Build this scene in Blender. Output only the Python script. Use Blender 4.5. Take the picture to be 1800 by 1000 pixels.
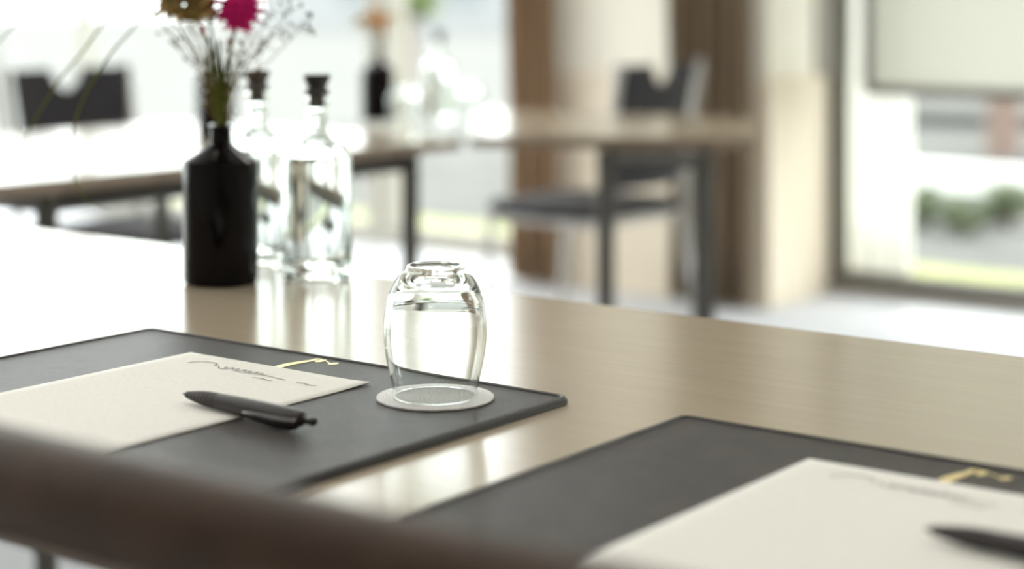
import bpy, bmesh, math, random
from mathutils import Vector, Matrix
random.seed(7)
C = bpy.context.scene.collection
for o in list(bpy.data.objects): bpy.data.objects.remove(o)

# ---------------------------------------------------------------- camera, light, exposure
# world axes: X runs along the window wall (to the right), Y runs towards it, Z up; camera stands over the origin
F = 3155.0                      # focal length in px of the 1800 px wide frame
HORIZON = -7.0
EYE = 0.75 + 0.313
CX_, SX_ = 0.7996, 0.6006
cd = bpy.data.cameras.new('camera'); cam = bpy.data.objects.new('camera', cd); C.objects.link(cam)
cam.location = (0, 0, EYE)
cam.rotation_euler = (math.pi/2, 0, math.asin(SX_))
cd.sensor_width = 36; cd.lens = 36*F/1800
cd.shift_y = -(500-HORIZON)/1800
cd.dof.use_dof = True; cd.dof.focus_distance = 1.455
cd.dof.aperture_fstop = 2.6
cd.clip_start = 0.02; cd.clip_end = 300
sc = bpy.context.scene
sc.camera = cam
sc.view_settings.view_transform = 'Standard'; sc.view_settings.look = 'None'
sc.view_settings.gamma = 1; sc.view_settings.use_curve_mapping = False
sc.view_settings.exposure = 2.42
sc.cycles.max_bounces = 14; sc.cycles.transmission_bounces = 14; sc.cycles.transparent_max_bounces = 16
sc.cycles.diffuse_bounces = 6; sc.cycles.glossy_bounces = 6
sc.cycles.sample_clamp_indirect = 6
w = bpy.data.worlds.new('overcast_sky'); sc.world = w; w.use_nodes = True
bg = w.node_tree.nodes['Background']; bg.inputs[0].default_value = (0.975, 0.985, 0.99, 1); bg.inputs[1].default_value = 1.05
sd = bpy.data.lights.new('sun', 'SUN'); sun = bpy.data.objects.new('sun', sd); C.objects.link(sun)
sd.energy = 0.5; sd.angle = 0.06; sd.color = (1, .96, .88)
sun.rotation_euler = (math.radians(38), 0, math.radians(200))   # high, from behind the building: lights the garden only

FILL = 1.8                      # radiance of the added fill lamps' glowing faces
def portal(name, x, y, z, sx, sz, rz):
    l = bpy.data.lights.new(name, 'AREA'); o = bpy.data.objects.new(name, l); C.objects.link(o)
    l.shape = 'RECTANGLE'; l.size = sx; l.size_y = sz; l.energy = 1; l.cycles.is_portal = True
    o.location = (x, y, z); o.rotation_euler = (-math.pi/2, 0, rz)   # emits towards -Y before rz
    return o
portal('portal_right', -0.4, 6.02, 1.52, 5.2, 3.0, 0)
portal('portal_left', -6.35, 6.02, 1.52, 4.8, 3.0, 0)
portal('portal_side', -8.72, 2.3, 1.54, 5.8, 3.0, math.pi/2)

# ---------------------------------------------------------------- helpers
def PX(px, py, z):
    """point of the place seen at a photo pixel, at height z above the floor"""
    d = F*(EYE-z)/(py-HORIZON); X = (px-900)*d/F
    return Vector((CX_*X-SX_*d, SX_*X+CX_*d, z))
def PD(px, py, d):
    X = (px-900)*d/F; z = EYE-(py-HORIZON)*d/F
    return Vector((CX_*X-SX_*d, SX_*X+CX_*d, z))

def mat(name): 
    m = bpy.data.materials.new(name); m.use_nodes = True
    return m, m.node_tree, m.node_tree.nodes['Principled BSDF']
def S(b, **k):
    for a, v in k.items():
        n = {'col':'Base Color','rough':'Roughness','metal':'Metallic','ior':'IOR','trans':'Transmission Weight','sheen':'Sheen Weight',
             'coat':'Coat Weight','cr':'Coat Roughness','spec':'Specular IOR Level','sub':'Subsurface Weight'}[a]
        b.inputs[n].default_value = (*v, 1) if isinstance(v, tuple) else v
def noise_mix(nt, b, c1, c2, scale, detail=4, stretch=(1,1,1), lo=.35, hi=.65, sock='Base Color', rot=(0,0,0)):
    N = nt.nodes; L = nt.links
    tc = N.new('ShaderNodeTexCoord'); mp = N.new('ShaderNodeMapping'); mp.inputs['Scale'].default_value = stretch; mp.inputs['Rotation'].default_value = rot
    L.new(tc.outputs['Object'], mp.inputs[0])
    n = N.new('ShaderNodeTexNoise'); n.inputs['Scale'].default_value = scale; n.inputs['Detail'].default_value = detail
    L.new(mp.outputs[0], n.inputs['Vector'])
    r = N.new('ShaderNodeValToRGB'); r.color_ramp.elements[0].position = lo; r.color_ramp.elements[1].position = hi
    r.color_ramp.elements[0].color = (*c1, 1); r.color_ramp.elements[1].color = (*c2, 1)
    L.new(n.outputs['Fac'], r.inputs[0]); L.new(r.outputs[0], b.inputs[sock])
    return n
def bump(nt, b, kind, scale, strength, dist=.001, stretch=(1,1,1), rot=(0,0,0)):
    N = nt.nodes; L = nt.links
    tc = N.new('ShaderNodeTexCoord'); mp = N.new('ShaderNodeMapping'); mp.inputs['Scale'].default_value = stretch; mp.inputs['Rotation'].default_value = rot
    L.new(tc.outputs['Object'], mp.inputs[0])
    if kind == 'noise':
        n = N.new('ShaderNodeTexNoise'); n.inputs['Scale'].default_value = scale; n.inputs['Detail'].default_value = 3; out = n.outputs['Fac']
    else:
        n = N.new('ShaderNodeTexVoronoi'); n.inputs['Scale'].default_value = scale; out = n.outputs['Distance']
    L.new(mp.outputs[0], n.inputs['Vector'])
    bp = N.new('ShaderNodeBump'); bp.inputs['Strength'].default_value = strength; bp.inputs['Distance'].default_value = dist
    L.new(out, bp.inputs['Height']); L.new(bp.outputs[0], b.inputs['Normal'])
M = {}
def simple(name, col, rough=.5, **k):
    m, nt, b = mat(name); S(b, col=col, rough=rough, **k); M[name] = m
    return nt, b
# table laminate
m, nt, b = mat('laminate'); M['laminate'] = m
noise_mix(nt, b, (.385,.32,.235), (.415,.345,.253), 9, 5, (1, 9, 1), .3, .7); S(b, rough=.19, spec=.6)
bump(nt, b, 'noise', 120, .05, .0005, (1, 6, 1))
m, nt, b = mat('laminate_edge'); M['laminate_edge'] = m
noise_mix(nt, b, (.20,.15,.105), (.25,.19,.135), 30, 4); S(b, rough=.45)
m, nt, b = mat('leather'); M['leather'] = m
noise_mix(nt, b, (.036,.024,.018), (.058,.040,.031), 40, 4); S(b, rough=.38, spec=.38)
bump(nt, b, 'noise', 420, 1.0, .0045, (1, 3.2, 1), (0,0,.5))
m, nt, b = mat('piping'); M['piping'] = m
S(b, col=(.03,.027,.025), rough=.42); bump(nt, b, 'vor', 900, .3, .0004)
m, nt, b = mat('paper'); M['paper'] = m
noise_mix(nt, b, (.74,.72,.67), (.79,.77,.72), 300, 3); S(b, rough=.75)
m, nt, b = mat('coaster_paper'); M['coaster_paper'] = m
S(b, col=(.88,.87,.85), rough=.7); bump(nt, b, 'vor', 420, .9, .002)
simple('ink', (.25,.25,.24), .7)
simple('gold', (.90,.72,.34), .32, metal=.75)
simple('pen_black', (.022,.017,.018), .32)
simple('pen_rubber', (.028,.022,.022), .6)
simple('chrome', (.8,.8,.82), .12, metal=1.0)
simple('bottle_black', (.003,.002,.0022), .06, spec=.16)
simple('cap_black', (.012,.011,.011), .45)
simple('cap_brown', (.06,.05,.04), .5)
def glassmat(name, ior=1.5, col=(1,1,1), rough=0):
    m = bpy.data.materials.new(name); m.use_nodes = True; nt = m.node_tree; nt.nodes.clear()
    o = nt.nodes.new('ShaderNodeOutputMaterial'); g = nt.nodes.new('ShaderNodeBsdfGlass')
    g.inputs['Color'].default_value = (*col, 1); g.inputs['IOR'].default_value = ior; g.inputs['Roughness'].default_value = rough
    nt.links.new(g.outputs[0], o.inputs[0]); M[name] = m
glassmat('glass', 1.46, (.99,1,.995)); glassmat('bottle_glass', 1.48, (.985,1,.99)); glassmat('water', 1.33, (.995,1,1))
m = bpy.data.materials.new('window_glass'); m.use_nodes = True; nt = m.node_tree; nt.nodes.clear(); M['window_glass'] = m
o_ = nt.nodes.new('ShaderNodeOutputMaterial'); t_ = nt.nodes.new('ShaderNodeBsdfTransparent'); g_ = nt.nodes.new('ShaderNodeBsdfGlossy'); x_ = nt.nodes.new('ShaderNodeMixShader')
f_ = nt.nodes.new('ShaderNodeFresnel'); f_.inputs[0].default_value = 1.45; t_.inputs[0].default_value = (.97,1,.985,1); g_.inputs['Roughness'].default_value = 0.0
ge_ = nt.nodes.new('ShaderNodeNewGeometry'); iv_ = nt.nodes.new('ShaderNodeMath'); iv_.operation = 'SUBTRACT'; iv_.inputs[0].default_value = 1
mu_ = nt.nodes.new('ShaderNodeMath'); mu_.operation = 'MULTIPLY'; nt.links.new(ge_.outputs['Backfacing'], iv_.inputs[1])
nt.links.new(f_.outputs[0], mu_.inputs[0]); nt.links.new(iv_.outputs[0], mu_.inputs[1]); nt.links.new(mu_.outputs[0], x_.inputs[0]); nt.links.new(t_.outputs[0], x_.inputs[1]); nt.links.new(g_.outputs[0], x_.inputs[2]); nt.links.new(x_.outputs[0], o_.inputs[0])
def cloth(name, col, trans, fac):
    m = bpy.data.materials.new(name); m.use_nodes = True; nt = m.node_tree; nt.nodes.clear(); M[name] = m
    o = nt.nodes.new('ShaderNodeOutputMaterial'); d = nt.nodes.new('ShaderNodeBsdfDiffuse'); t = nt.nodes.new('ShaderNodeBsdfTranslucent'); x = nt.nodes.new('ShaderNodeMixShader')
    n = nt.nodes.new('ShaderNodeTexNoise'); n.inputs['Scale'].default_value = 90
    r = nt.nodes.new('ShaderNodeValToRGB'); r.color_ramp.elements[0].color = (*[c*.93 for c in col], 1); r.color_ramp.elements[1].color = (*col, 1)
    nt.links.new(n.outputs['Fac'], r.inputs[0]); nt.links.new(r.outputs[0], d.inputs[0])
    t.inputs[0].default_value = (*trans, 1); x.inputs[0].default_value = fac
    nt.links.new(d.outputs[0], x.inputs[1]); nt.links.new(t.outputs[0], x.inputs[2]); nt.links.new(x.outputs[0], o.inputs[0])
cloth('blind_fabric', (.80,.80,.74), (.74,.74,.70), .45)
cloth('sheer_fabric', (.93,.93,.92), (.95,.94,.93), .6)
cloth('curtain_fabric', (.38,.26,.165), (.30,.19,.11), .25)
cloth('curtain_dark', (.24,.18,.125), (.2,.13,.08), .14)
cloth('petal_pink', (.80,.05,.32), (.85,.05,.30), .35)
cloth('petal_tan', (.66,.52,.28), (.66,.5,.22), .4)
cloth('petal_red', (.65,.12,.09), (.6,.1,.06), .3)
cloth('petal_peach', (.80,.45,.2), (.8,.4,.15), .3)
cloth('stem_green', (.12,.14,.035), (.15,.19,.03), .25)
cloth('blade_green', (.17,.19,.05), (.22,.26,.05), .3)
cloth('leaf_green', (.22,.33,.05), (.3,.42,.04), .35)
cloth('stem_brown', (.22,.15,.07), (.2,.12,.05), .15)
cloth('bud_green', (.10,.12,.06), (.1,.12,.05), .2)
cloth('blossom_white', (.85,.86,.80), (.8,.8,.72), .4)
simple('wall_white', (.50,.46,.41), .7)
simple('trim_grey', (.42,.40,.35), .5)
simple('frame_grey', (.13,.12,.10), .5)
m, nt, b = mat('lamp_diffuser'); M['lamp_diffuser'] = m  # glowing face of the added fill lamps
S(b, col=(.9,.9,.9)); b.inputs['Emission Color'].default_value = (1,.95,.88,1); b.inputs['Emission Strength'].default_value = FILL
simple('ceiling_white', (.82,.82,.80), .8)
m, nt, b = mat('wainscot'); M['wainscot'] = m
noise_mix(nt, b, (.77,.67,.53), (.84,.75,.61), 4, 5, (8, 8, 1)); S(b, rough=.5)
m, nt, b = mat('wall_cream'); M['wall_cream'] = m
noise_mix(nt, b, (.86,.82,.72), (.90,.86,.76), 6, 4); S(b, rough=.7)
m, nt, b = mat('carpet'); M['carpet'] = m
noise_mix(nt, b, (.56,.57,.61), (.66,.67,.71), 60, 5); S(b, rough=.9)
bump(nt, b, 'noise', 400, .3, .002)
simple('metal_dark', (.07,.065,.055), .4, metal=.4)
simple('metal_silver', (.45,.43,.41), .3, metal=.8)
m, nt, b = mat('upholstery'); M['upholstery'] = m
noise_mix(nt, b, (.016,.014,.018), (.028,.025,.03), 120, 4); S(b, rough=.75)
m, nt, b = mat('brown_leather'); M['brown_leather'] = m
noise_mix(nt, b, (.036,.020,.012), (.056,.032,.020), 25, 4); S(b, rough=.5, spec=.2); bump(nt, b, 'vor', 300, .3, .0008)
# garden
m, nt, b = mat('lawn'); M['lawn'] = m
noise_mix(nt, b, (.20,.22,.08), (.30,.29,.11), 6, 6); S(b, rough=.9)
m, nt, b = mat('paving'); M['paving'] = m
noise_mix(nt, b, (.128,.127,.122), (.158,.156,.150), 3, 4); S(b, rough=.9, spec=0.0)
m, nt, b = mat('foliage'); M['foliage'] = m
noise_mix(nt, b, (.11,.14,.08), (.22,.25,.15), 9, 6); S(b, rough=.8)
m, nt, b = mat('foliage_bright'); M['foliage_bright'] = m
noise_mix(nt, b, (.10,.17,.03), (.22,.28,.07), 7, 6); S(b, rough=.8)
simple('asphalt', (.10,.10,.103), .9, spec=0.0)
simple('bark', (.21,.15,.125), .9)
simple('plaster_white', (.85,.85,.83), .8)
simple('facade_grey', (.22,.225,.23), .8)
simple('facade_glass', (.12,.14,.15), .15)
simple('car_white', (.75,.76,.78), .2, coat=.6)
simple('tyre', (.03,.03,.03), .8)

class MB:
    def __init__(s): s.b = bmesh.new()
    def box(s, x0, x1, y0, y1, z0, z1, bev=0):
        r = bmesh.ops.create_cube(s.b, size=1); vs = r['verts']
        for v in vs: v.co = Vector(((x0+x1)/2+v.co.x*(x1-x0), (y0+y1)/2+v.co.y*(y1-y0), (z0+z1)/2+v.co.z*(z1-z0)))
        if bev:
            es = list({e for v in vs for e in v.link_edges})
            bmesh.ops.bevel(s.b, geom=es, offset=bev, segments=3, affect='EDGES', profile=.5)
        return s
    def prism(s, pts, z0, z1, bev=0, seg=3):
        lo = [s.b.verts.new((p[0], p[1], z0)) for p in pts]; hi = [s.b.verts.new((p[0], p[1], z1)) for p in pts]
        n = len(pts); fs = [s.b.faces.new(hi), s.b.faces.new(lo[::-1])]
        for i in range(n): fs.append(s.b.faces.new((lo[i], lo[(i+1)%n], hi[(i+1)%n], hi[i])))
        if bev:
            es = [e for e in fs[0].edges] + [e for e in fs[1].edges]
            bmesh.ops.bevel(s.b, geom=es, offset=bev, segments=seg, affect='EDGES', profile=.5)
        return s
    def tube(s, path, r, seg=10, cap=True):
        path = [Vector(p) for p in path]; n = len(path)
        rs = r if isinstance(r, (list, tuple)) else [r]*n
        rings = []; up = None
        for i, p in enumerate(path):
            t = (path[min(i+1, n-1)]-path[max(i-1, 0)]).normalized()
            if up is None:
                a = Vector((0,0,1)) if abs(t.z) < .9 else Vector((1,0,0)); up = (a-t*a.dot(t)).normalized()
            else: up = (up-t*up.dot(t)).normalized()
            q = t.cross(up)
            rings.append([s.b.verts.new(p+(up*math.cos(2*math.pi*k/seg)+q*math.sin(2*math.pi*k/seg))*rs[i]) for k in range(seg)])
        for a, b_ in zip(rings, rings[1:]):
            for k in range(seg): s.b.faces.new((a[k], a[(k+1)%seg], b_[(k+1)%seg], b_[k]))
        if cap: s.b.faces.new(rings[0][::-1]); s.b.faces.new(rings[-1])
        return s
    def lathe(s, prof, seg=64, c=(0,0,0), axis=None):
        """prof: (r, z) list, r = 0 gives a pole"""
        rings = []; base = Vector(c); R = axis or Matrix.Identity(3)
        for r, z in prof:
            if r < 1e-7: rings.append([s.b.verts.new(base+R@Vector((0,0,z)))])
            else: rings.append([s.b.verts.new(base+R@Vector((r*math.cos(2*math.pi*k/seg), r*math.sin(2*math.pi*k/seg), z))) for k in range(seg)])
        for a, b_ in zip(rings, rings[1:]):
            for k in range(seg):
                k2 = (k+1) % seg
                f = [a[0]] if len(a) == 1 else [a[k], a[k2]]
                f += [b_[0]] if len(b_) == 1 else [b_[k2], b_[k]]
                if len(f) > 2: s.b.faces.new(f)
        return s
    def ball(s, c, r, sub=2, sc_=(1,1,1), jit=0):
        R = bmesh.ops.create_icosphere(s.b, subdivisions=sub, radius=1)
        for v in R['verts']:
            k = 1+random.uniform(-jit, jit)
            v.co = Vector(c)+Vector((v.co.x*r*sc_[0]*k, v.co.y*r*sc_[1]*k, v.co.z*r*sc_[2]*k))
        return s
    def sheet(s, rows):
        g = [[s.b.verts.new(p) for p in r] for r in rows]
        for a, b_ in zip(g, g[1:]):
            for k in range(len(a)-1): s.b.faces.new((a[k], a[k+1], b_[k+1], b_[k]))
        return s
    def leaves(s, c, r, n, size, flat=1.0):
        for _ in range(n):
            d = Vector((random.gauss(0,1), random.gauss(0,1), random.gauss(0,1))).normalized()
            p = Vector(c)+Vector((d.x*r, d.y*r, d.z*r*flat))*random.uniform(.55, 1)**.5
            a = Vector((random.gauss(0,1), random.gauss(0,1), random.gauss(0,1))).normalized(); b_ = a.cross(d+Vector((.1,0,0))).normalized()
            k = size*random.uniform(.6, 1.3)
            s.b.faces.new([s.b.verts.new(q) for q in (p-a*k, p+b_*k*.45, p+a*k, p-b_*k*.45)])
        return s
    def build(s, name, m, parent=None, smooth=True, loc=None, angle=40, fix=True):
        if fix: bmesh.ops.recalc_face_normals(s.b, faces=s.b.faces)
        me = bpy.data.meshes.new(name); s.b.to_mesh(me); s.b.free()
        me.materials.append(M[m] if isinstance(m, str) else m)
        if smooth:
            me.shade_smooth()
            try: me.set_sharp_from_angle(angle=math.radians(angle))
            except Exception: pass
        o = bpy.data.objects.new(name, me); C.objects.link(o)
        if parent: o.parent = parent
        if loc: o.location = loc
        return o
def tag(o, label=None, cat=None, group=None, kind=None):
    if label: o['label'] = label
    if cat: o['category'] = cat
    if group: o['group'] = group
    if kind: o['kind'] = kind
    return o
def thing(name, loc, rz=0, label=None, cat=None, group=None):
    o = bpy.data.objects.new(name, None); C.objects.link(o); o.location = loc; o.rotation_euler = (0,0,rz); o.empty_display_size = .05
    return tag(o, label, cat, group)
def copy_tree(o, parent=None):
    c = o.copy(); C.objects.link(c)
    if parent: c.parent = parent
    for ch in list(o.children): copy_tree(ch, c)
    return c
def st(o): o['kind'] = 'structure'; return o
def spline(pts, n=8):
    pts = [tuple(p) for p in pts]; P = [pts[0]]+pts+[pts[-1]]; out = []
    for i in range(1, len(P)-2):
        for k in range(n):
            t = k/n; out.append(tuple(.5*((2*P[i][j])+(-P[i-1][j]+P[i+1][j])*t+(2*P[i-1][j]-5*P[i][j]+4*P[i+1][j]-P[i+2][j])*t*t+(-P[i-1][j]+3*P[i][j]-3*P[i+1][j]+P[i+2][j])*t**3) for j in range(len(P[i]))))
    out.append(pts[-1]); return out

# ---------------------------------------------------------------- the room
WY = 5.84; X0, X1, Y0, Y1, HT = -8.6, 2.6, -3.0, 5.84, 3.15
st(MB().box(X0-.2, X1+.2, Y0-.2, WY+.22, -.15, 0).build('floor', 'carpet', smooth=False))
st(MB().box(X0-.2, X1+.2, Y0-.2, WY+.22, HT, HT+.15).build('ceiling', 'ceiling_white', smooth=False))
st(MB().box(X1, X1+.2, Y0-.2, WY+.22, 0, HT).build('wall_right', 'wall_white', smooth=False))
st(MB().box(X0, X1, Y0-.2, Y0, 0, HT).build('wall_near', 'wall_white', smooth=False))
mb = MB(); mb.box(X0-.2, X0, Y0, -.6, 0, HT); mb.box(X0-.2, X0, 5.2, WY+.22, 0, HT); mb.box(X0-.2, X0, -.6, 5.2, 3.0, HT); mb.box(X0-.2, X0, -.6, 5.2, 0, .08)
st(mb.build('wall_left', 'wall_white', smooth=False))
mb = MB(); mb.box(X0, X1, WY+.02, WY+.22, 3.02, HT); mb.box(X0, X1, WY+.02, WY+.22, 0, .03)
mb.box(-3.98, -2.96, WY, WY+.22, .03, 3.02); mb.box(2.2, X1, WY, WY+.22, .03, 3.02)
st(mb.build('wall_far', 'wall_cream', smooth=False))
# pier in front of the window wall, pale wood below, painted above
st(MB().box(-4.0, -2.97, 5.40, WY+.02, .78, HT).build('wall_pier', 'wall_cream', smooth=False))
st(MB().box(-4.01, -2.955, 5.385, WY+.02, .0, .78, .004).build('trim_1', 'wainscot', smooth=False))
# window frames and panes
def window(n, x0, x1, posts, wdt=.055, fm='frame_grey'):
    fr = MB()
    fr.box(x0, x1, WY-.02, WY+.05, .03, .085); fr.box(x0, x1, WY-.02, WY+.05, 2.96, 3.02)
    for p in posts: fr.box(p-wdt/2, p+wdt/2, WY-.02, WY+.05, .085, 2.96)
    f = st(fr.build('window_%d' % n, fm, smooth=False))
    edges = sorted(posts)
    for a, b_ in zip(edges, edges[1:]):
        st(MB().box(a+wdt/2, b_-wdt/2, WY+.012, WY+.018, .085, 2.96).build('window_pane', 'window_glass', f, smooth=False))
window(1, -2.96, 2.2, (-2.93, -.35, 2.17))
window(2, -5.10, -3.98, (-5.03, -4.01), .08, 'trim_grey')  # this frame and the next lightened: glare of bright panes put into their colour
window(3, -8.6, -5.10, (-8.57, -7.05, -5.13), .055, 'trim_grey')
f = MB()  # side windows out of view, added to let in more daylight
f.box(X0-.12, X0-.06, -.6, 5.2, .08, .13); f.box(X0-.12, X0-.06, -.6, 5.2, 2.95, 3.0)
for p in (-.58, 1.3, 3.2, 5.17): f.box(X0-.12, X0-.06, p-.03, p+.03, .13, 2.96)
f = st(f.build('window_4', 'frame_grey', smooth=False))
for a, b_ in ((-.55,1.27),(1.33,3.17),(3.23,5.14)): st(MB().box(X0-.092, X0-.088, a, b_, .13, 2.96).build('window_pane', 'window_glass', f, smooth=False))
# flat fill lamps, added out of view to brighten the room
fill0 = thing('ceiling_lamp', (0,0,HT), 0, 'square white ceiling lamp', 'lamp', 'ceiling lamps')
MB().box(-.32, .32, -.32, .32, -.03, 0, .004).build('frame', 'trim_grey', fill0)
MB().box(-.30, .30, -.30, .30, -.034, -.03).build('diffuser', 'lamp_diffuser', fill0, smooth=False)
for i, (x, y) in enumerate([(x, y) for x in (-6.4, -4.2, -2.0, .2) for y in (-1.2, 1.4, 4.0)]):
    o = fill0 if i == 0 else copy_tree(fill0)
    o.location = (x, y, HT)
# guide post beside the pier
st(MB().box(-2.99, -2.94, WY-.10, WY-.03, .78, 3.02).build('trim_2', 'trim_grey', smooth=False))

# curtains
def curtain(name, x0, x1, y, z0, z1, m, folds, amp, label, cat='curtain'):
    rows = []; n = folds*10
    ph = [random.uniform(.7, 1.3) for _ in range(folds+2)]
    for iz in range(13):
        z = z0+(z1-z0)*iz/12; r = []
        for i in range(n+1):
            t = i/n; a = amp*ph[int(t*folds)]*(1.1-.25*iz/12)
            r.append((x0+(x1-x0)*t+.006*math.sin(iz*1.1+i*.3), y+a*math.sin(2*math.pi*t*folds)+.004*math.sin(iz+i), z))
        rows.append(r)
    o = MB().sheet(rows).build(name, m, fix=False)
    md = o.modifiers.new('thickness', 'SOLIDIFY'); md.thickness = .002
    return tag(o, label, cat)
curtain('curtain', -4.0, -3.78, 5.30, .02, 3.00, 'curtain_fabric', 4, .028, 'narrow warm brown curtain gathered at the left edge of the pale pier')
curtain('curtain', -3.30, -2.98, 5.30, .02, 3.00, 'curtain_dark', 6, .03, 'wider dark brown curtain hanging behind the right-hand background chair')
curtain('sheer_curtain', -2.92, -2.69, WY+.10, .05, 2.90, 'sheer_fabric', 4, .02, 'narrow white sheer curtain panel showing under the grey roller blind')
# roller blind
rb = thing('roller_blind', (0, WY-.08, 0), 0, 'pale grey roller blind with dark bottom bar on the right window', 'blind')
MB().box(-2.76, .9, -.002, .002, .745, 2.88).build('fabric', 'blind_fabric', rb, smooth=False)
MB().box(-2.78, .92, -.012, .012, .715, .75, .004).build('bottom_bar', 'frame_grey', rb)
MB().box(-2.79, -2.755, -.012, .012, .75, 2.88, .004).build('side_guide', 'frame_grey', rb)
MB().tube([(-2.79,0,2.91), (.92,0,2.91)], .035, 16).build('roller', 'trim_grey', rb)

# ---------------------------------------------------------------- garden outside
st(MB().box(-90, 60, WY+.22, 120, -.25, -.14).build('ground', 'paving', smooth=False))
o = MB().box(-30, 6, WY+.35, 6.80, -.14, -.02, .02).build('lawn', 'lawn'); tag(o, 'sunlit yellow-green strip of lawn just outside the windows', 'lawn', kind='stuff')
st(MB().box(-5.2, 40, 10.6, 30, -.2, -.125).build('road', 'asphalt', smooth=False))
st(MB().box(-5.4, 40, 10.45, 10.6, -.2, .02).build('kerb', 'plaster_white', smooth=False))
def shrub(c, r, h, m, label, group=None, n=26):
    t = thing('shrub', (c[0], c[1], -.14), 0, label, 'shrub', group)
    mb = MB()
    for i in range(n):
        a = random.uniform(0, 6.28); q = r*math.sqrt(random.random())*.75; z = h*random.uniform(.25, .85)
        mb.leaves((q*math.cos(a), q*math.sin(a), z), r*random.uniform(.3, .45), 70, .022)
    mb.build('foliage', m, t, fix=False)
    mb = MB()
    for i in range(5):
        a = i*1.3; mb.tube([(0,0,0), (.3*r*math.cos(a), .3*r*math.sin(a), h*.5)], .012, 6)
    mb.build('stems', 'bark', t)
    return t
shl = ['low green shrub beyond the lawn, nearest the white sheer panel', 'low green shrub beyond the lawn, in the middle of the right window', 'darker low shrub beyond the lawn at the right edge of the view']
for i, (px, dd) in enumerate(((1625, 9.3), (1697, 9.0), (1772, 9.3))):
    p = PD(px, 380, dd); shrub(p, .13, .22, 'foliage', shl[i])
def car(p, rz, label):
    t = thing('parked_car', (p[0], p[1], -.14), rz, label, 'car', None)
    body = [(-2.1,.35),(-2.12,.62),(-2.0,.82),(-1.45,.92),(-.95,1.35),(.55,1.40),(1.15,.98),(1.95,.82),(2.12,.62),(2.1,.35)]
    mb = MB(); lo = [mb.b.verts.new((x, -.85, z)) for x, z in body]; hi = [mb.b.verts.new((x, .85, z)) for x, z in body]
    mb.b.faces.new(lo); mb.b.faces.new(hi[::-1])
    for i in range(len(body)): j = (i+1) % len(body); mb.b.faces.new((lo[i], hi[i], hi[j], lo[j]))
    bmesh.ops.recalc_face_normals(mb.b, faces=mb.b.faces)
    bmesh.ops.bevel(mb.b, geom=list(mb.b.edges), offset=.07, segments=3, affect='EDGES')
    mb.build('body', 'car_white', t)
    for sy in (-1, 1):
        mb = MB(); pts = [(-1.3,.93),(-.9,1.28),(.5,1.32),(1.0,.98)]
        mb.sheet([[(x, sy*.86, .93) for x, z in pts], [(x, sy*.862, z) for x, z in pts]]).build('side_window', 'facade_glass', t)
    for sx in (-1.35, 1.35):
        for sy in (-.82, .82):
            MB().tube([(sx, sy-.1, .32), (sx, sy+.1, .32)], .32, 24).build('wheel', 'tyre', t)
    return t
for px, dd, lb in ((1690, 17.5, 'white parked car seen through the right window beyond the lawn'),):
    p = PD(px, 300, dd); car(p, .1, lb)
def tree(p, h, r, tr, label, m='foliage_bright'):
    t = thing('tree', (p[0], p[1], -.14), 0, label, 'tree')
    MB().tube([(0,0,0), (.03,.02,h*.35), (-.04,0,h*.7)], [tr, tr*.8, tr*.5], 12).build('trunk', 'bark', t)
    mb = MB()
    for i in range(60):
        a = random.uniform(0, 6.28); q = r*math.sqrt(random.random()); z = h*random.uniform(.42, 1.0)
        mb.leaves((q*math.cos(a), q*math.sin(a), z), r*random.uniform(.25,.4), 60, .05+.03*r)
    mb.build('crown', m, t, fix=False)
p = PD(1762, 300, 13.2); tree(p, 4.2, 1.1, .13, 'garden tree with brown trunk outside the right window')
p = PD(712, 300, 12.5); tree(p, 2.6, .2, .04, 'slender green tree outside behind the far flower vase')
bt = thing('building', (4, 46, -.14), 0, 'long pale grey building across the street', 'building')
MB().box(-50, 26, 0, 8, 0, 3.0).build('wall', 'facade_grey', bt, smooth=False)
MB().box(-50.3, 26.3, -.3, 8.3, 3.0, 3.3).build('roof', 'plaster_white', bt, smooth=False)
for i in range(16):
    x = -46+i*4.2
    MB().box(x, x+2.0, -.06, .02, .9, 2.3).build('window', 'facade_glass', bt, smooth=False)

# ---------------------------------------------------------------- tables
TH = .026; ZT = .75
def table(name, pts, legs, label, group=None, leg_r=.016):
    """pts: corners (world); legs: world points"""
    cx = sum(p[0] for p in pts)/len(pts); cy = sum(p[1] for p in pts)/len(pts)
    t = thing(name, (cx, cy, 0), 0, label, 'table', group)
    q = [(p[0]-cx, p[1]-cy) for p in pts]
    top = MB().prism(q, ZT-TH, ZT, .002, 2).build('tabletop', 'laminate', t, angle=10)
    top.data.materials.append(M['laminate_edge'])
    for f in top.data.polygons:
        if abs(f.normal.z) < .3 or f.normal.z < 0: f.material_index = 1
    ap = MB()
    n = len(legs)
    for i in range(n):
        a = Vector((legs[i][0]-cx, legs[i][1]-cy, ZT-TH-.02)); b_ = Vector((legs[(i+1)%n][0]-cx, legs[(i+1)%n][1]-cy, ZT-TH-.02))
        ap.tube([a, b_], .0185, 4)
    ap.build('under_frame', 'metal_dark', t)
    for l in legs:
        MB().tube([(l[0]-cx, l[1]-cy, 0.006), (l[0]-cx, l[1]-cy, ZT-TH-.002)], leg_r, 14).tube([(l[0]-cx, l[1]-cy, 0), (l[0]-cx, l[1]-cy, .012)], leg_r*1.4, 14).build('leg', 'metal_dark', t)
    return t
def rect(x0, x1, y0, y1): return [(x0,y0),(x1,y0),(x1,y1),(x0,y1)]
def rlegs(x0, x1, y0, y1, i=.09): return [(x0+i,y0+i),(x1-i,y0+i),(x1-i,y1-i),(x0+i,y1-i)]
SEAM = -1.431
table('conference_table', rect(SEAM+.0012, .47, .70, 1.512), rlegs(SEAM, .47, .70, 1.512), 'pale wood conference table in the foreground carrying both desk pads')
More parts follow.
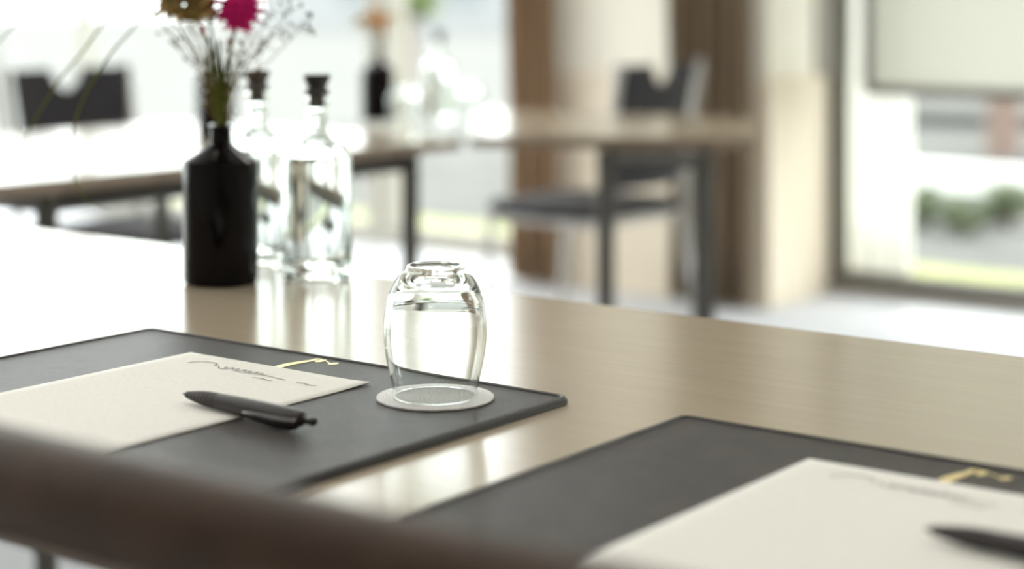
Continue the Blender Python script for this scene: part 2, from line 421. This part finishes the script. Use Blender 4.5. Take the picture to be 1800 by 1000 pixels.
table('conference_table', rect(-2.44, SEAM-.0012, .74, 1.548), rlegs(-2.44, SEAM, .74, 1.548), 'pale wood table joined to the foreground table behind the black vase')
table('conference_table', rect(-3.36, -2.47, 1.72, 3.10), [(-3.3,2.0),(-2.51,2.0),(-2.51,2.975),(-3.3,2.975)], 'dark-edged table in the left background in front of the left chair', None, .02)
q = [PX(826,238,ZT), PX(1325,244,ZT), PX(1322,207,ZT), PX(838,190,ZT)]
c_ = sum(q, Vector())/4
table('side_table', q, [PX(1062,243,ZT), PX(1243,245,ZT), PX(1228,214,ZT), PX(1070,213,ZT)], 'pale table across the middle background in front of the right chair')

# ---------------------------------------------------------------- chairs
def chair_proto(name, upm, frm, label):
    """faces +Y; origin on the floor"""
    t = thing(name, (0,0,0), 0, label, 'chair')
    # backrest with a half-round hand notch in its top edge
    W, Wb, z0, z1, r = .205, .165, .50, .862, .062
    out = [(-Wb, z0), (Wb, z0), (W, z1)]
    out += [(r*math.cos(a), z1-r*math.sin(a)*1.0) for a in [math.pi*k/14 for k in range(15)]]
    out += [(-W, z1)]
    mb = MB()
    # split into quads columns for a curved shell
    def topz(x): return z1-(math.sqrt(max(r*r-x*x, 0)) if abs(x) < r else 0)
    cols = []
    N = 44
    for side in (0, 1):
        rows = []
        for i in range(N+1):
            t_ = -1+2*i/N; col = []
            for k in range(9):
                xt = t_*W; zt = topz(xt); zz = z0+(zt-z0)*k/8
                wz = Wb+(W-Wb)*(zz-z0)/(z1-z0)
                x = t_*wz; y = -.225-.10*(zz-z0)-.028*(1-t_*t_)+(.0 if side == 0 else .024)
                col.append((x, y, zz))
            rows.append(col)
        cols.append(rows)
    g = [[[mb.b.verts.new(p) for p in col] for col in rows] for rows in cols]
    for s_ in (0, 1):
        for i in range(N):
            for k in range(8): mb.b.faces.new((g[s_][i][k], g[s_][i+1][k], g[s_][i+1][k+1], g[s_][i][k+1]))
    for i in range(N):
        for k in (0, 8): mb.b.faces.new((g[0][i][k], g[0][i+1][k], g[1][i+1][k], g[1][i][k]))
    for k in range(8):
        for i in (0, N): mb.b.faces.new((g[0][i][k], g[0][i][k+1], g[1][i][k+1], g[1][i][k]))
    mb.build('backrest', upm, t)
    MB().prism([(-.21,-.20),(.21,-.20),(.225,.0),(.22,.19),(.19,.225),(-.19,.225),(-.22,.19),(-.225,.0)], .408, .448, .012).build('seat', upm, t)
    for s_ in (-1, 1):
        pth = spline([(s_*.205,-.30,.0),(s_*.215,-.235,.22),(s_*.222,-.215,.44),(s_*.218,-.235,.62),(s_*.225,-.262,.80),(s_*.222,-.275,.868)], 5)
        MB().tube(pth, .0125, 12).build('rear_leg', frm, t)
        MB().tube([(s_*.20,.235,0),(s_*.208,.205,.397)], .012, 12).build('front_leg', frm, t)
        MB().tube([(s_*.208,.205,.397),(s_*.215,-.215,.397)], .011, 10).build('side_rail', frm, t)
    MB().tube([(-.21,-.20,.397),(.21,-.20,.397)], .010, 10).build('cross_rail', frm, t)
    return t
ch = chair_proto('conference_chair', 'upholstery', 'metal_silver', 'black-backed chair behind the left background table')
d1 = 5.0; p = PD(132, 300, d1); ch.location = (p.x+.25, p.y, 0); ch.rotation_euler = (0,0,-math.pi/2+.05)
ch2 = copy_tree(ch); ch2['label'] = 'black-backed chair with silver frame in front of the brown curtain'
p = PD(1145, 300, 5.3); ch2.location = (p.x-.25, p.y+.02, 0); ch2.rotation_euler = (0,0,math.pi/2-.0)
for o in (ch, ch2): o['group'] = 'black conference chairs at the back tables'

# foreground chair: brown padded back seen from behind, very close to the camera
fc = thing('leather_chair', (-.56, .66, 0), 0, 'brown leather chair back, blurred, in the near left foreground', 'chair')
def slab(x0, x1, z0, z1, y0, y1, bev=.008):
    return MB().box(x0, x1, y0, y1, z0, z1, bev)
b_ = slab(-.26, .25, .809, .857, -.145, -.100, .018); b_.build('top_rail', 'brown_leather', fc)
b_ = slab(-.26, -.185, .50, .82, -.14, -.105, .012); b_.build('back_post', 'brown_leather', fc)
b_ = slab(.16, .25, .50, .82, -.14, -.105, .012); b_.build('back_post', 'brown_leather', fc)
b_ = slab(-.26, .25, .46, .745, -.138, -.108, .012); b_.build('backrest', 'brown_leather', fc)
MB().box(-.25, .25, -.10, .36, .42, .48, .02).build('seat', 'brown_leather', fc)
for sx in (-.235, .225):
    for sy in (-.12, .33): MB().tube([(sx, sy, 0), (sx, sy, .43)], .016, 12).build('leg', 'metal_dark', fc)

# ---------------------------------------------------------------- desk pads, paper, pens, coaster, tumbler
def rounded(x0, x1, y0, y1, r, n=6):
    out = []
    for cx, cy, a0 in ((x1-r,y1-r,0),(x0+r,y1-r,90),(x0+r,y0+r,180),(x1-r,y0+r,270)):
        for k in range(n+1):
            a = math.radians(a0+90*k/n); out.append((cx+r*math.cos(a), cy+r*math.sin(a)))
    return out
PT = .0055
def soft(mb, pts, wid, z, th):
    q = spline([(p[0], p[1], w_) for p, w_ in zip(pts, wid)], 6); stroke(mb, [(a, b2) for a, b2, _ in q], [max(k, .0006) for _, _, k in q], z, th)
def stroke(mb, pts, wid, z, th):
    """flat ribbon of varying width lying on a surface"""
    n = len(pts); L_, R_ = [], []
    for i, p in enumerate(pts):
        a = Vector(pts[max(i-1,0)][:2]); b2 = Vector(pts[min(i+1,n-1)][:2]); t = (b2-a).normalized() if (b2-a).length > 0 else Vector((1,0))
        nn = Vector((-t.y, t.x))*(wid[i]/2); q = Vector(p[:2]); L_.append(q+nn); R_.append(q-nn)
    lo = [[mb.b.verts.new((v.x, v.y, zz)) for v in s_] for zz in (z, z+th) for s_ in (L_, R_)]
    for i in range(n-1):
        mb.b.faces.new((lo[2][i], lo[3][i], lo[3][i+1], lo[2][i+1])); mb.b.faces.new((lo[0][i], lo[0][i+1], lo[1][i+1], lo[1][i]))
        mb.b.faces.new((lo[0][i], lo[2][i], lo[2][i+1], lo[0][i+1])); mb.b.faces.new((lo[1][i], lo[1][i+1], lo[3][i+1], lo[3][i]))
    mb.b.faces.new((lo[0][0], lo[1][0], lo[3][0], lo[2][0])); mb.b.faces.new((lo[0][-1], lo[2][-1], lo[3][-1], lo[1][-1]))
def desk_pad(x0, x1, y0, y1, label, ex=0, ey=0):
    cx, cy = (x0+x1)/2, (y0+y1)/2; hx, hy = (x1-x0)/2, (y1-y0)/2
    t = thing('desk_pad', (cx, cy, ZT), 0, label, 'desk pad', 'dark leather desk pads')
    MB().prism(rounded(-hx, hx, -hy, hy, .009), 0, PT-.001, .0012).build('base', 'piping', t, angle=10)
    MB().prism(rounded(-hx+.0065, hx-.0065, -hy+.0065, hy-.0065, .004), PT-.0012, PT-.0002, .0005).build('leather_panel', 'leather', t, angle=10)
    pp = [(x, y, PT-.0012) for x, y in rounded(-hx+.0032, hx-.0032, -hy+.0032, hy-.0032, .007)]
    MB().tube(pp+[pp[0]], .0024, 8, False).build('piped_edge', 'piping', t)
    mb = MB()   # gold foil emblem: a long tapering swoosh, a knot and a trailing dot
    def loc(pts): return [PX(a-0, b2, ZT+PT)-Vector((-.454, 0, 0)) for a, b2 in pts]
    def rel(pts): return [(p.x+ex, p.y-cy+ey) for p in loc(pts)]
    soft(mb, rel([(1640,862),(1652,851),(1664,843),(1680,837),(1697,832),(1712,828)]), [.004,.0075,.0085,.0075,.0055,.0025], PT-.0002, .0003)
    soft(mb, rel([(1700,829),(1708,826),(1716,826),(1724,828)]), [.0015,.003,.002,.0012], PT-.0002, .0003)
    soft(mb, rel([(1716,834),(1722,833),(1728,830),(1733,828)]), [.002,.006,.006,.002], PT-.0002, .0003)
    soft(mb, rel([(1732,829),(1742,833),(1752,837),(1760,840)]), [.0015,.001,.001,.0015], PT-.0002, .0003)
    soft(mb, rel([(1755,841),(1762,841),(1769,840),(1776,838)]), [.002,.0055,.006,.002], PT-.0002, .0003)
    tag(mb.build('emblem', 'gold', t, smooth=False), 'gold foil emblem')
    return t
PY0, PY1 = .752, 1.1300
desk_pad(-1.267, -.791, PY0, PY1, 'dark leather desk pad on the left under the upturned glass', -.010, .006)
desk_pad(-.692, -.216, PY0, PY1, 'dark leather desk pad at lower right, no glass on it')
def sheet(x0, y1, label, xs):
    t = thing('paper_sheet', (x0, y1, ZT+PT+.0002), 0, label, 'paper', 'letter sheets on the desk pads')
    W, H = .2065, .292
    rows = []
    for j in range(25):
        r = []
        for i in range(19):
            u, v = i/18, j/24
            lift = .0014*max(0, (u-.86)/.14)**2*max(0, (.12-v)/.12)+ .0006*math.sin(v*5)*u*(1-u)
            r.append((u*W, -v*H, .0004+max(lift, 0)*.8))
        rows.append(r)
    o = MB().sheet(rows).build('page', 'paper', t, fix=False)
    md = o.modifiers.new('t', 'SOLIDIFY'); md.thickness = .0003; md.offset = 1
    # blurred unreadable letterhead: a flourish, a cursive squiggle and two short dashes
    mb = MB(); z = .0010
    def cur(pts, w_): stroke(mb, [(a, b2) for a, b2 in spline(pts, 6)], [w_]*((len(pts)-1)*6+1), z, .00005)
    cur([(.033,-.034),(.036,-.027),(.042,-.0225),(.050,-.021),(.057,-.0235),(.060,-.029)], .0012)
    x = .072; pts = []
    for k in range(15):
        pts.append((x, -.026-.0045*(k % 2)-.001*math.sin(k*1.7))); x += .0052 if k % 2 else .0018
    cur(pts, .0012)
    cur([(.085,-.033),(.100,-.0335),(.122,-.032),(.145,-.034)], .0010)
    cur([(.118,-.043),(.126,-.0415),(.134,-.043),(.139,-.042)], .0012)
    cur([(.160,-.036),(.166,-.034),(.172,-.036),(.180,-.035)], .0012)
    cur([(.064,-.028),(.069,-.033),(.074,-.034),(.079,-.030)], .0012)
    tag(mb.build('letterhead', 'ink', t, smooth=False), 'grey printed letterhead')
    return t
sheet(-1.151, 1.071, 'white letter sheet on the left desk pad under the pen', 0)
sheet(-.558, 1.071, 'white letter sheet on the right desk pad at the frame edge', 0)

def pen(name, tip, end, label):
    """axis along local +Z from tip to button"""
    L_ = .1440
    ax = (end-tip).normalized()
    side = Vector((0,0,1)).cross(ax).normalized(); up = ax.cross(side)
    # local x = side, y = up
    t = thing(name, tip, 0, label, 'pen', 'black ballpoint pens')
    t.rotation_mode = 'QUATERNION'; t.rotation_quaternion = Matrix((side, up, ax)).transposed().to_quaternion()
    MB().lathe([(0,.0),(.0008,.0001),(.0013,.003),(.0019,.004)], 24).build('point', 'pen_black', t)
    prof = [(0,.0035),(.0019,.0036)]
    for k in range(30):
        z = .005+k*.0012; r = .0022+.0037*math.sin(min(1,(z-.003)/.034)*math.pi/2)
        prof.append((r-(.00045 if k % 4 == 0 and k > 1 and k < 26 else 0), z))
    prof += [(.0058,.0415),(0,.0416)]
    MB().lathe(prof, 40).build('grip', 'pen_rubber', t)
    MB().lathe([(0,.0412),(.0059,.0412),(.0064,.06),(.0068,.09),(.0067,.118),(.0062,.128),(.0050,.1315),(.0042,.132),(0,.1321)], 40).build('barrel', 'pen_black', t)
    # clip: a stout tongue along the camera side of the barrel
    mb = MB(); pr = [(.074,.0070,.0016),(.077,.0084,.0028),(.092,.0098,.0036),(.112,.0108,.0040),(.124,.0104,.0040),(.1305,.0085,.0036),(.132,.0060,.0028)]
    rows = []
    for z, yo, hw in pr:
        rows.append([(-hw, -.0020, z), (-hw, -yo+.0010, z), (-hw*.6, -yo, z), (hw*.6, -yo, z), (hw, -yo+.0010, z), (hw, -.0020, z)])
    mb.sheet(rows)
    mb.b.faces.new([v for v in mb.b.verts if abs(v.co.z-.074) < 1e-6]); mb.b.faces.new([v for v in mb.b.verts if abs(v.co.z-.132) < 1e-6][::-1])
    c2 = mb.build('clip', 'pen_black', t); c2.rotation_euler = (0,0,math.radians(-62))
    MB().lathe([(0,.131),(.0026,.131),(.0027,.139),(.0030,.1395),(.0031,.1435),(.0026,.1448),(0,.145)], 28).build('push_button', 'pen_black', t)
    return t
zs = ZT+PT+.0009
tip = PX(322, 692, zs+.0062); end = PX(550, 741, zs+.0072); end = tip+(end-tip).normalized()*.145
pen('ballpoint_pen', tip, end, 'black ballpoint pen lying across the edge of the left sheet')
tip = PX(1626, 929, zs+.0062); dirn = (PX(1800, 962, zs+.0072)-tip).normalized()
pen('ballpoint_pen', tip, tip+dirn*.145, 'black ballpoint pen on the right sheet, cut off by the frame')

cc = PX(765, 699, ZT+PT)
CT = .0014
o = MB().lathe([(0,0),(.0446,0),(.045,.0003),(.045,CT-.0003),(.0446,CT),(0,CT)], 96).build('coaster', 'coaster_paper', None, loc=(cc.x, cc.y, ZT+PT)); tag(o, 'round white paper coaster under the upturned water glass', 'coaster')
o_prof = spline([(.0321,.0006),(.0330,.008),(.0360,.0213),(.0385,.0346),(.0396,.048),(.0391,.061),(.0368,.0740),(.0333,.0835),(.0292,.0905),(.0245,.0955)], 6)
outer = o_prof+[(.0232,.0968),(.0226,.0986),(.0218,.0998),(.0206,.1004),(.0192,.1000),(.0182,.0989),(.0155,.0981),(.0090,.0974),(0,.0972)]
inner = spline([(.0308,.0006),(.0317,.008),(.0347,.0213),(.0372,.0346),(.0383,.048),(.0377,.061),(.0350,.0730),(.0300,.0815),(.0235,.0865),(.0150,.0890),(.0070,.0898)], 6)
prof = [(0,.09)]+inner[::-1]+[(.0309,.0002),(.0314,0),(.0319,.0002)]+outer
tg = MB().lathe(prof, 128).build('water_glass', 'glass', None, loc=(cc.x-.0, cc.y, ZT+PT+CT+.0001), angle=180)
tag(tg, 'clear water glass standing upside down on the white coaster', 'glass')

# ---------------------------------------------------------------- bottles and vases
VP = [(0,.003),(.030,.0),(.0375,.0),(.0400,.0025),(.0408,.010),(.0410,.05),(.0412,.120),(.0410,.1315),(.0402,.1338),(.0385,.1350),(.0270,.1420),(.0165,.1490),(.0126,.1525),(.0117,.1555),(.0115,.162),(.0117,.1685),(.0132,.1705),(.0134,.1718),(.0128,.1726),(.0102,.1726),(.0095,.1700),(.0095,.150),(0,.149)]
def vase(p, label, group):
    t = thing('bottle_vase', p, 0, label, 'vase', group)
    MB().lathe(VP, 72).build('body', 'bottle_black', t, angle=30)
    return t
pv = PX(388, 497, ZT)
v1 = vase(pv, 'black bottle vase holding the pink and tan bouquet', 'black bottle vases')
v2 = copy_tree(v1); p = PD(378, 248, 3.93); v2.location = (p.x, p.y, ZT); v2['label'] = 'black bottle vase on the left background table, half hidden by flower stems'
v3 = copy_tree(v1); p = PX(664, 212, ZT); v3.location = (p.x, p.y, ZT); v3['label'] = 'black bottle vase with a peach bouquet on the far table'
def bottle(p, label, cap='cap_black'):
    t = thing('water_bottle', p, 0, label, 'bottle', 'clear water bottles on the tables')
    R = .0385
    o_ = spline([(R-.001,.004),(R,.010),(R+.0003,.06),(R,.130)], 4)+[(R-.0004,.138),(R-.002,.1435),(R-.006,.1475),(.024,.1520),(.0165,.1560),(.0130,.1600),(.0121,.1650),(.0120,.185),(.0125,.1960),(.0140,.1975),(.0140,.2020),(.0125,.2030),(.0095,.2030)]
    i_ = [(.0095,.1700),(.0098,.162),(.0125,.1565),(.021,.1500),(.0300,.1445),(R-.0045,.1400),(R-.0030,.134),(R-.0025,.06),(R-.0028,.020),(R-.006,.0155),(.0200,.0140),(0,.0170)]
    pr = [(0,.0055),(.022,.0030),(.031,0),(.0355,.0008)]+o_+i_
    MB().lathe(pr, 72).build('glass_body', 'bottle_glass', t, angle=50)
    wt = [(0,.0171),(.0200,.0141),(R-.0061,.0156),(R-.00285,.0201),(R-.00255,.06),(R-.00305,.1325),(R-.0038,.1365),(0,.1368)]
    MB().lathe(wt, 72).build('water', 'water', t, angle=50)
    MB().lathe([(0,.190),(.0092,.190),(.0092,.2032),(.0134,.2033),(.0139,.2060),(.0122,.2085),(.0108,.2110),(.0108,.2140),(.0136,.2190),(.0146,.2200),(.0146,.2255),(.0138,.2265),(0,.2265)], 40).build('stopper', cap, t)
    return t
pa = PX(557, 489.5, ZT)
b1 = bottle(pa, 'clear water bottle with black stopper, just right of the black vase')
pb = PX(452, 464.5, ZT)
b2_ = copy_tree(b1); b2_.location = pb; b2_['label'] = 'clear water bottle partly hidden behind the black vase'
for c_ in b2_.children:
    if c_.name.startswith('stopper'): c_.data = c_.data.copy(); c_.data.materials[0] = M['cap_brown']; c_['label'] = 'faded brown-grey stopper'  # stopper lighter and browner than the near bottle's
for px, py, lb in ((772, 212, 'clear water bottle on the far table, right of the peach bouquet'),):
    b3 = copy_tree(b1); b3.location = PX(px, py, ZT); b3['label'] = lb
for px, py, lb in ((712, 222, 'upturned clear glass on the far table nearest the peach bouquet'), (822, 214, 'upturned clear glass on the far table, right of the far bottle')):
    g2 = tg.copy(); C.objects.link(g2); p = PX(px, py, ZT); g2.location = (p.x, p.y, ZT); g2['label'] = lb; g2['group'] = 'upturned water glasses'
tg['group'] = 'upturned water glasses'

# ---------------------------------------------------------------- bouquet in the near vase (all at about the vase's distance)
DV = 1.958
def bp(px, py, dd=0.0): return PD(px, py, DV+dd)
neck = (389, 225)
def stempath(px, py, dd, bend=.3, n0=0):
    a = bp(neck[0]+n0, 226, n0*.0002); e = bp(px, py, dd); mid = bp(neck[0]+n0*1.5+(px-neck[0])*bend*.7, 226+(py-226)*.5, dd*.4)
    return spline([a+Vector((0,0,-.03)), a, mid, e], 7)
def petal(mb, c, dirv, length, wid, cup=.15):
    d = dirv.normalized(); s_ = d.cross(Vector((0,0,1)))
    if s_.length < .1: s_ = d.cross(Vector((1,0,0)))
    s_.normalize(); n = s_.cross(d)
    rows = []
    for k in range(6):
        t = k/5; wv = wid*math.sin(math.pi*min(.12+t*.83, 1))**.7; z = n*(cup*length*t*t)
        rows.append([c+d*length*t-s_*wv+n*wv*.35+z, c+d*length*t+z, c+d*length*t+s_*wv+n*wv*.35+z])
    mb.sheet(rows)
# pink flower
fcn = bp(420, 14, -.005)
t = thing('pink_flower', fcn, 0, 'large magenta pink bloom at the top of the bouquet', 'flower')
mb = MB()
ray = (cam.location-fcn).normalized()
for ring, (cnt, ln, el) in enumerate(((14,.028,-1.15),(20,.030,-.75),(26,.0305,-.4),(28,.0305,-.05),(24,.029,.3),(16,.023,.65),(12,.019,.95),(8,.014,1.25))):
    for k in range(cnt):
        a = 2*math.pi*(k+.5*(ring % 2))/cnt+random.uniform(-.08,.08); e = el+random.uniform(-.1,.1)
        petal(mb, Vector((0,0,.0015*ring)), Vector((math.cos(a)*math.cos(e), math.sin(a)*math.cos(e), math.sin(e))), ln*random.uniform(.88,1.08), .0058)
mb.ball((0,0,0), .020, 3, (1,1,.95), .1)
mb.build('petals', 'petal_pink', t, fix=False)
mb = MB(); mb.ball((0,0,-.016), .0075, 2, (1,1,.8)); mb.build('calyx', 'stem_brown', t)
MB().tube([Vector(p)-fcn for p in stempath(416, 40, -.005, .25, 1)], .0017, 8).build('stem', 'stem_green', t)
# tan dried flower head
fc2 = bp(335, 14, .004)
t = thing('dried_flower', fc2, 0, 'tan dried flower head left of the pink bloom', 'flower')
mb = MB()
for k in range(210):
    px = random.uniform(-52, 38); lim = 34-abs(px)*.45; py = random.uniform(-34, lim*.75)
    c0 = bp(335+px, 14+py, random.uniform(-.02,.02))-fc2
    for j in range(5):
        a = j*1.257+k; dv = Vector((math.cos(a), math.sin(a)*.6, math.sin(a)*.7+random.uniform(-.4,.4))); petal(mb, c0, dv, .0075, .0036)
mb.build('florets', 'petal_tan', t, fix=False)
for q in ((330,40,0),(310,45,-2),(352,42,2)):
    MB().tube([Vector(p)-fc2 for p in stempath(q[0], q[1], .004, .3, q[2])], .0010, 7).build('stem', 'stem_brown', t)
# brown cluster between
fc3 = bp(372, 8, .012)
t = thing('seed_head', fc3, 0, 'olive brown seed head between the tan and the pink bloom', 'flower')
mb = MB()
for k in range(40): 
    mb.ball(bp(368+random.uniform(-18,18), 8+random.uniform(-28,32), .012+random.uniform(-.01,.01))-fc3, random.uniform(.0015,.0032), 1)
mb.build('seeds', 'stem_brown', t)
MB().tube([Vector(p)-fc3 for p in stempath(368, 36, .012, .3, -1)], .0014, 7).build('stem', 'stem_green', t)
def bud(px, py, dd, r, m, label, n0, sm='stem_green', sr=.0009):
    c0 = bp(px, py, dd); t = thing('flower_bud', c0, 0, label, 'flower bud')
    mb = MB()
    for j in range(9): 
        a = j*.7; petal(mb, Vector((0,0,0)), Vector((math.cos(a)*.5, math.sin(a)*.5, .8)), r*2, r*.7)
    mb.ball((0,0,0), r*.8, 2, (1,1,1.2)); mb.build('petals', m, t, fix=False)
    MB().tube([Vector(p)-c0 for p in stempath(px, py, dd, .3, n0)], sr, 7).build('stem', sm, t)
bud(356, 57, -.01, .0042, 'petal_red', 'small coral red bud under the tan dried flower', -3)
bud(403, 76, .01, .0032, 'petal_red', 'small reddish brown bud under the pink bloom', 2)
bud(362, 184, .015, .0032, 'stem_brown', 'small withered brown bud left of the vase neck', -6, 'stem_brown')
# thick green stems, two of them with a leaf at the neck
leafs = {0: (396, 190, 411, 150), 1: (384, 200, 368, 150)}
for i, (px, py, n0, r) in enumerate(((376, 78, 0, .0034), (366, 66, -4, .0022), (384, 70, 3, .0024), (404, 96, 5, .0022), (358, 90, -6, .0018))):
    c0 = bp(neck[0]+n0, 226)
    t = thing('greenery_sprig', c0, 0, ['thickest green stem in the middle of the bouquet with a bright leaf', 'thin green stem just left of the thickest one', 'thin green stem just right of the thickest one', 'rightmost short green stem rising from the vase', 'leftmost short green stem rising from the vase'][i], 'greenery')
    pth = stempath(px, py, .003*i, .6, n0); n = len(pth)
    MB().tube([Vector(p)-c0 for p in pth], [r*(1.35-.7*k/(n-1)) for k in range(n)], 10).build('stem', 'stem_green', t)
    if i in leafs:
        a, b_, c_, d_ = leafs[i]; st0 = bp(a, b_); d = bp(c_, d_)-st0
        mb = MB(); petal(mb, st0-c0, d, d.length, .0038, .1); mb.build('leaf', 'leaf_green', t, fix=False)
# wispy sprigs: fine stems with tiny pale blossoms or dark buds
def sprig(name, pts, n0, m, label, cnt, spread, rb, dd=0, sm='stem_brown', rr=.0004):
    c0 = bp(neck[0]+n0, 226)
    t = thing(name, c0, 0, label, 'flower sprig')
    st_ = MB(); bl = MB()
    main = stempath(pts[-1][0], pts[-1][1], dd, .35, n0) if len(pts) == 1 else spline([bp(neck[0]+n0, 226)+Vector((0,0,-.02)), bp(neck[0]+n0, 226)]+[bp(x, y, dd) for x, y in pts], 6)
    st_.tube([Vector(p)-c0 for p in main], rr*1.5, 5)
    for k in range(cnt):
        q = Vector(main[int(len(main)*random.uniform(.45, .99))]); 
        e = q+Vector((random.uniform(-1,1)*CX_, random.uniform(-.8,.8), random.uniform(-.3,1)))*spread*random.uniform(.4,1)
        mid = (q+e)/2+Vector((0,0,-spread*.12))
        st_.tube([q-c0, mid-c0, e-c0], rr, 4)
        bl.ball(e-c0, rb*random.uniform(.7,1.25), 1, (1,1,1.35), .12)
    st_.build('stems', sm, t); bl.build('buds' if 'bud' in name else 'blossoms', m, t)
sprig('baby_breath_sprig', [(300,70)], -5, 'blossom_white', 'wispy white blossom sprig spreading left under the tan flower', 15, .030, .0014, .01)
sprig('baby_breath_sprig', [(330,80)], -3, 'blossom_white', 'wispy white blossom sprig between the stems and the tan flower', 13, .028, .0014, -.01)
sprig('baby_breath_sprig', [(430,75)], 3, 'blossom_white', 'wispy white blossom sprig directly below the pink bloom', 16, .028, .0014, .0)
sprig('baby_breath_sprig', [(465,68)], 5, 'blossom_white', 'wispy white blossom sprig leaning right past the pink bloom', 18, .034, .0014, .015)
sprig('baby_breath_sprig', [(480,20)], 6, 'blossom_white', 'tallest wispy white blossom sprig right of the pink bloom', 20, .036, .0014, .0)
sprig('budded_twig', [(400,150),(450,90),(500,30),(515,-20)], 6, 'bud_green', 'twig with dark green buds reaching up right of the pink bloom', 30, .032, .0018, .01)
sprig('budded_twig', [(410,150),(470,110),(530,50),(556,60)], 7, 'bud_green', 'rightmost twig with sparse dark buds', 14, .026, .0020, -.005)
sprig('budded_twig', [(360,140),(300,60),(260,20),(235,-10)], -6, 'bud_green', 'leftmost twig with dark buds left of the tan flower', 20, .03, .0019, .01)
# long arching grass blades
def blade(pts, label, r, dd):
    c0 = bp(*pts[0], dd); sp = spline([bp(x, y, dd)-c0 for x, y in pts], 8); n = len(sp)
    rs = [r*(.35+.9*math.sin(math.pi*min(1,(k+1)/(n+1)))**1.0) for k in range(n)]
    o = MB().tube(sp, rs, 6).build('grass_blade', 'blade_green', None, loc=c0); tag(o, label, 'grass blade', 'arching grass blades of the bouquet')
blade([(388,222),(372,110),(330,10),(285,-10),(236,48),(200,88),(168,135),(148,170),(133,212),(127,262),(131,312),(148,346),(172,364),(192,369)], 'long arching grass blade hanging down to the table edge behind', .0010, -.02)
blade([(386,222),(360,100),(280,-40),(200,20),(140,98),(112,130),(84,172),(60,212),(44,246),(38,268)], 'shorter faint grass blade hanging in front of the left chair back', .00105, .06)
blade([(385,222),(330,60),(230,-90),(150,-80),(70,-2),(36,34),(0,72),(-30,112)], 'grass blade crossing the top left corner of the picture', .0009, -.02)
# far bouquet
pf = Vector(v3.location); 
t = thing('dried_bouquet', pf+Vector((0,0,.16)), 0, 'small peach and olive bouquet in the far black vase', 'bouquet')
mb = MB(); base = pf+Vector((0,0,.16))
dF = F*(EYE-ZT)/(212-HORIZON)
for px, py in ((650,36),(664,44),(672,30),(640,40),(660,20),(680,45),(668,56)):
    e = PD(px, py, dF)-base; mb.tube([(0,0,0), e*.5+Vector((0,0,.01)), e], .0015, 6)
mb.build('stems', 'stem_green', t)
mb = MB()
for px, py in ((664,42),(670,34),(660,30),(672,48)): mb.ball(PD(px, py, dF)-base, .017, 2, (1,1,.8), .2)
mb.build('blooms', 'petal_peach', t)
mb = MB()
for px, py in ((628,40),(640,32),(648,44),(690,30),(655,14)): mb.ball(PD(px, py, dF)-base, .013, 2, (1.2,1.2,.7), .2)
mb.build('foliage', 'petal_tan', t)
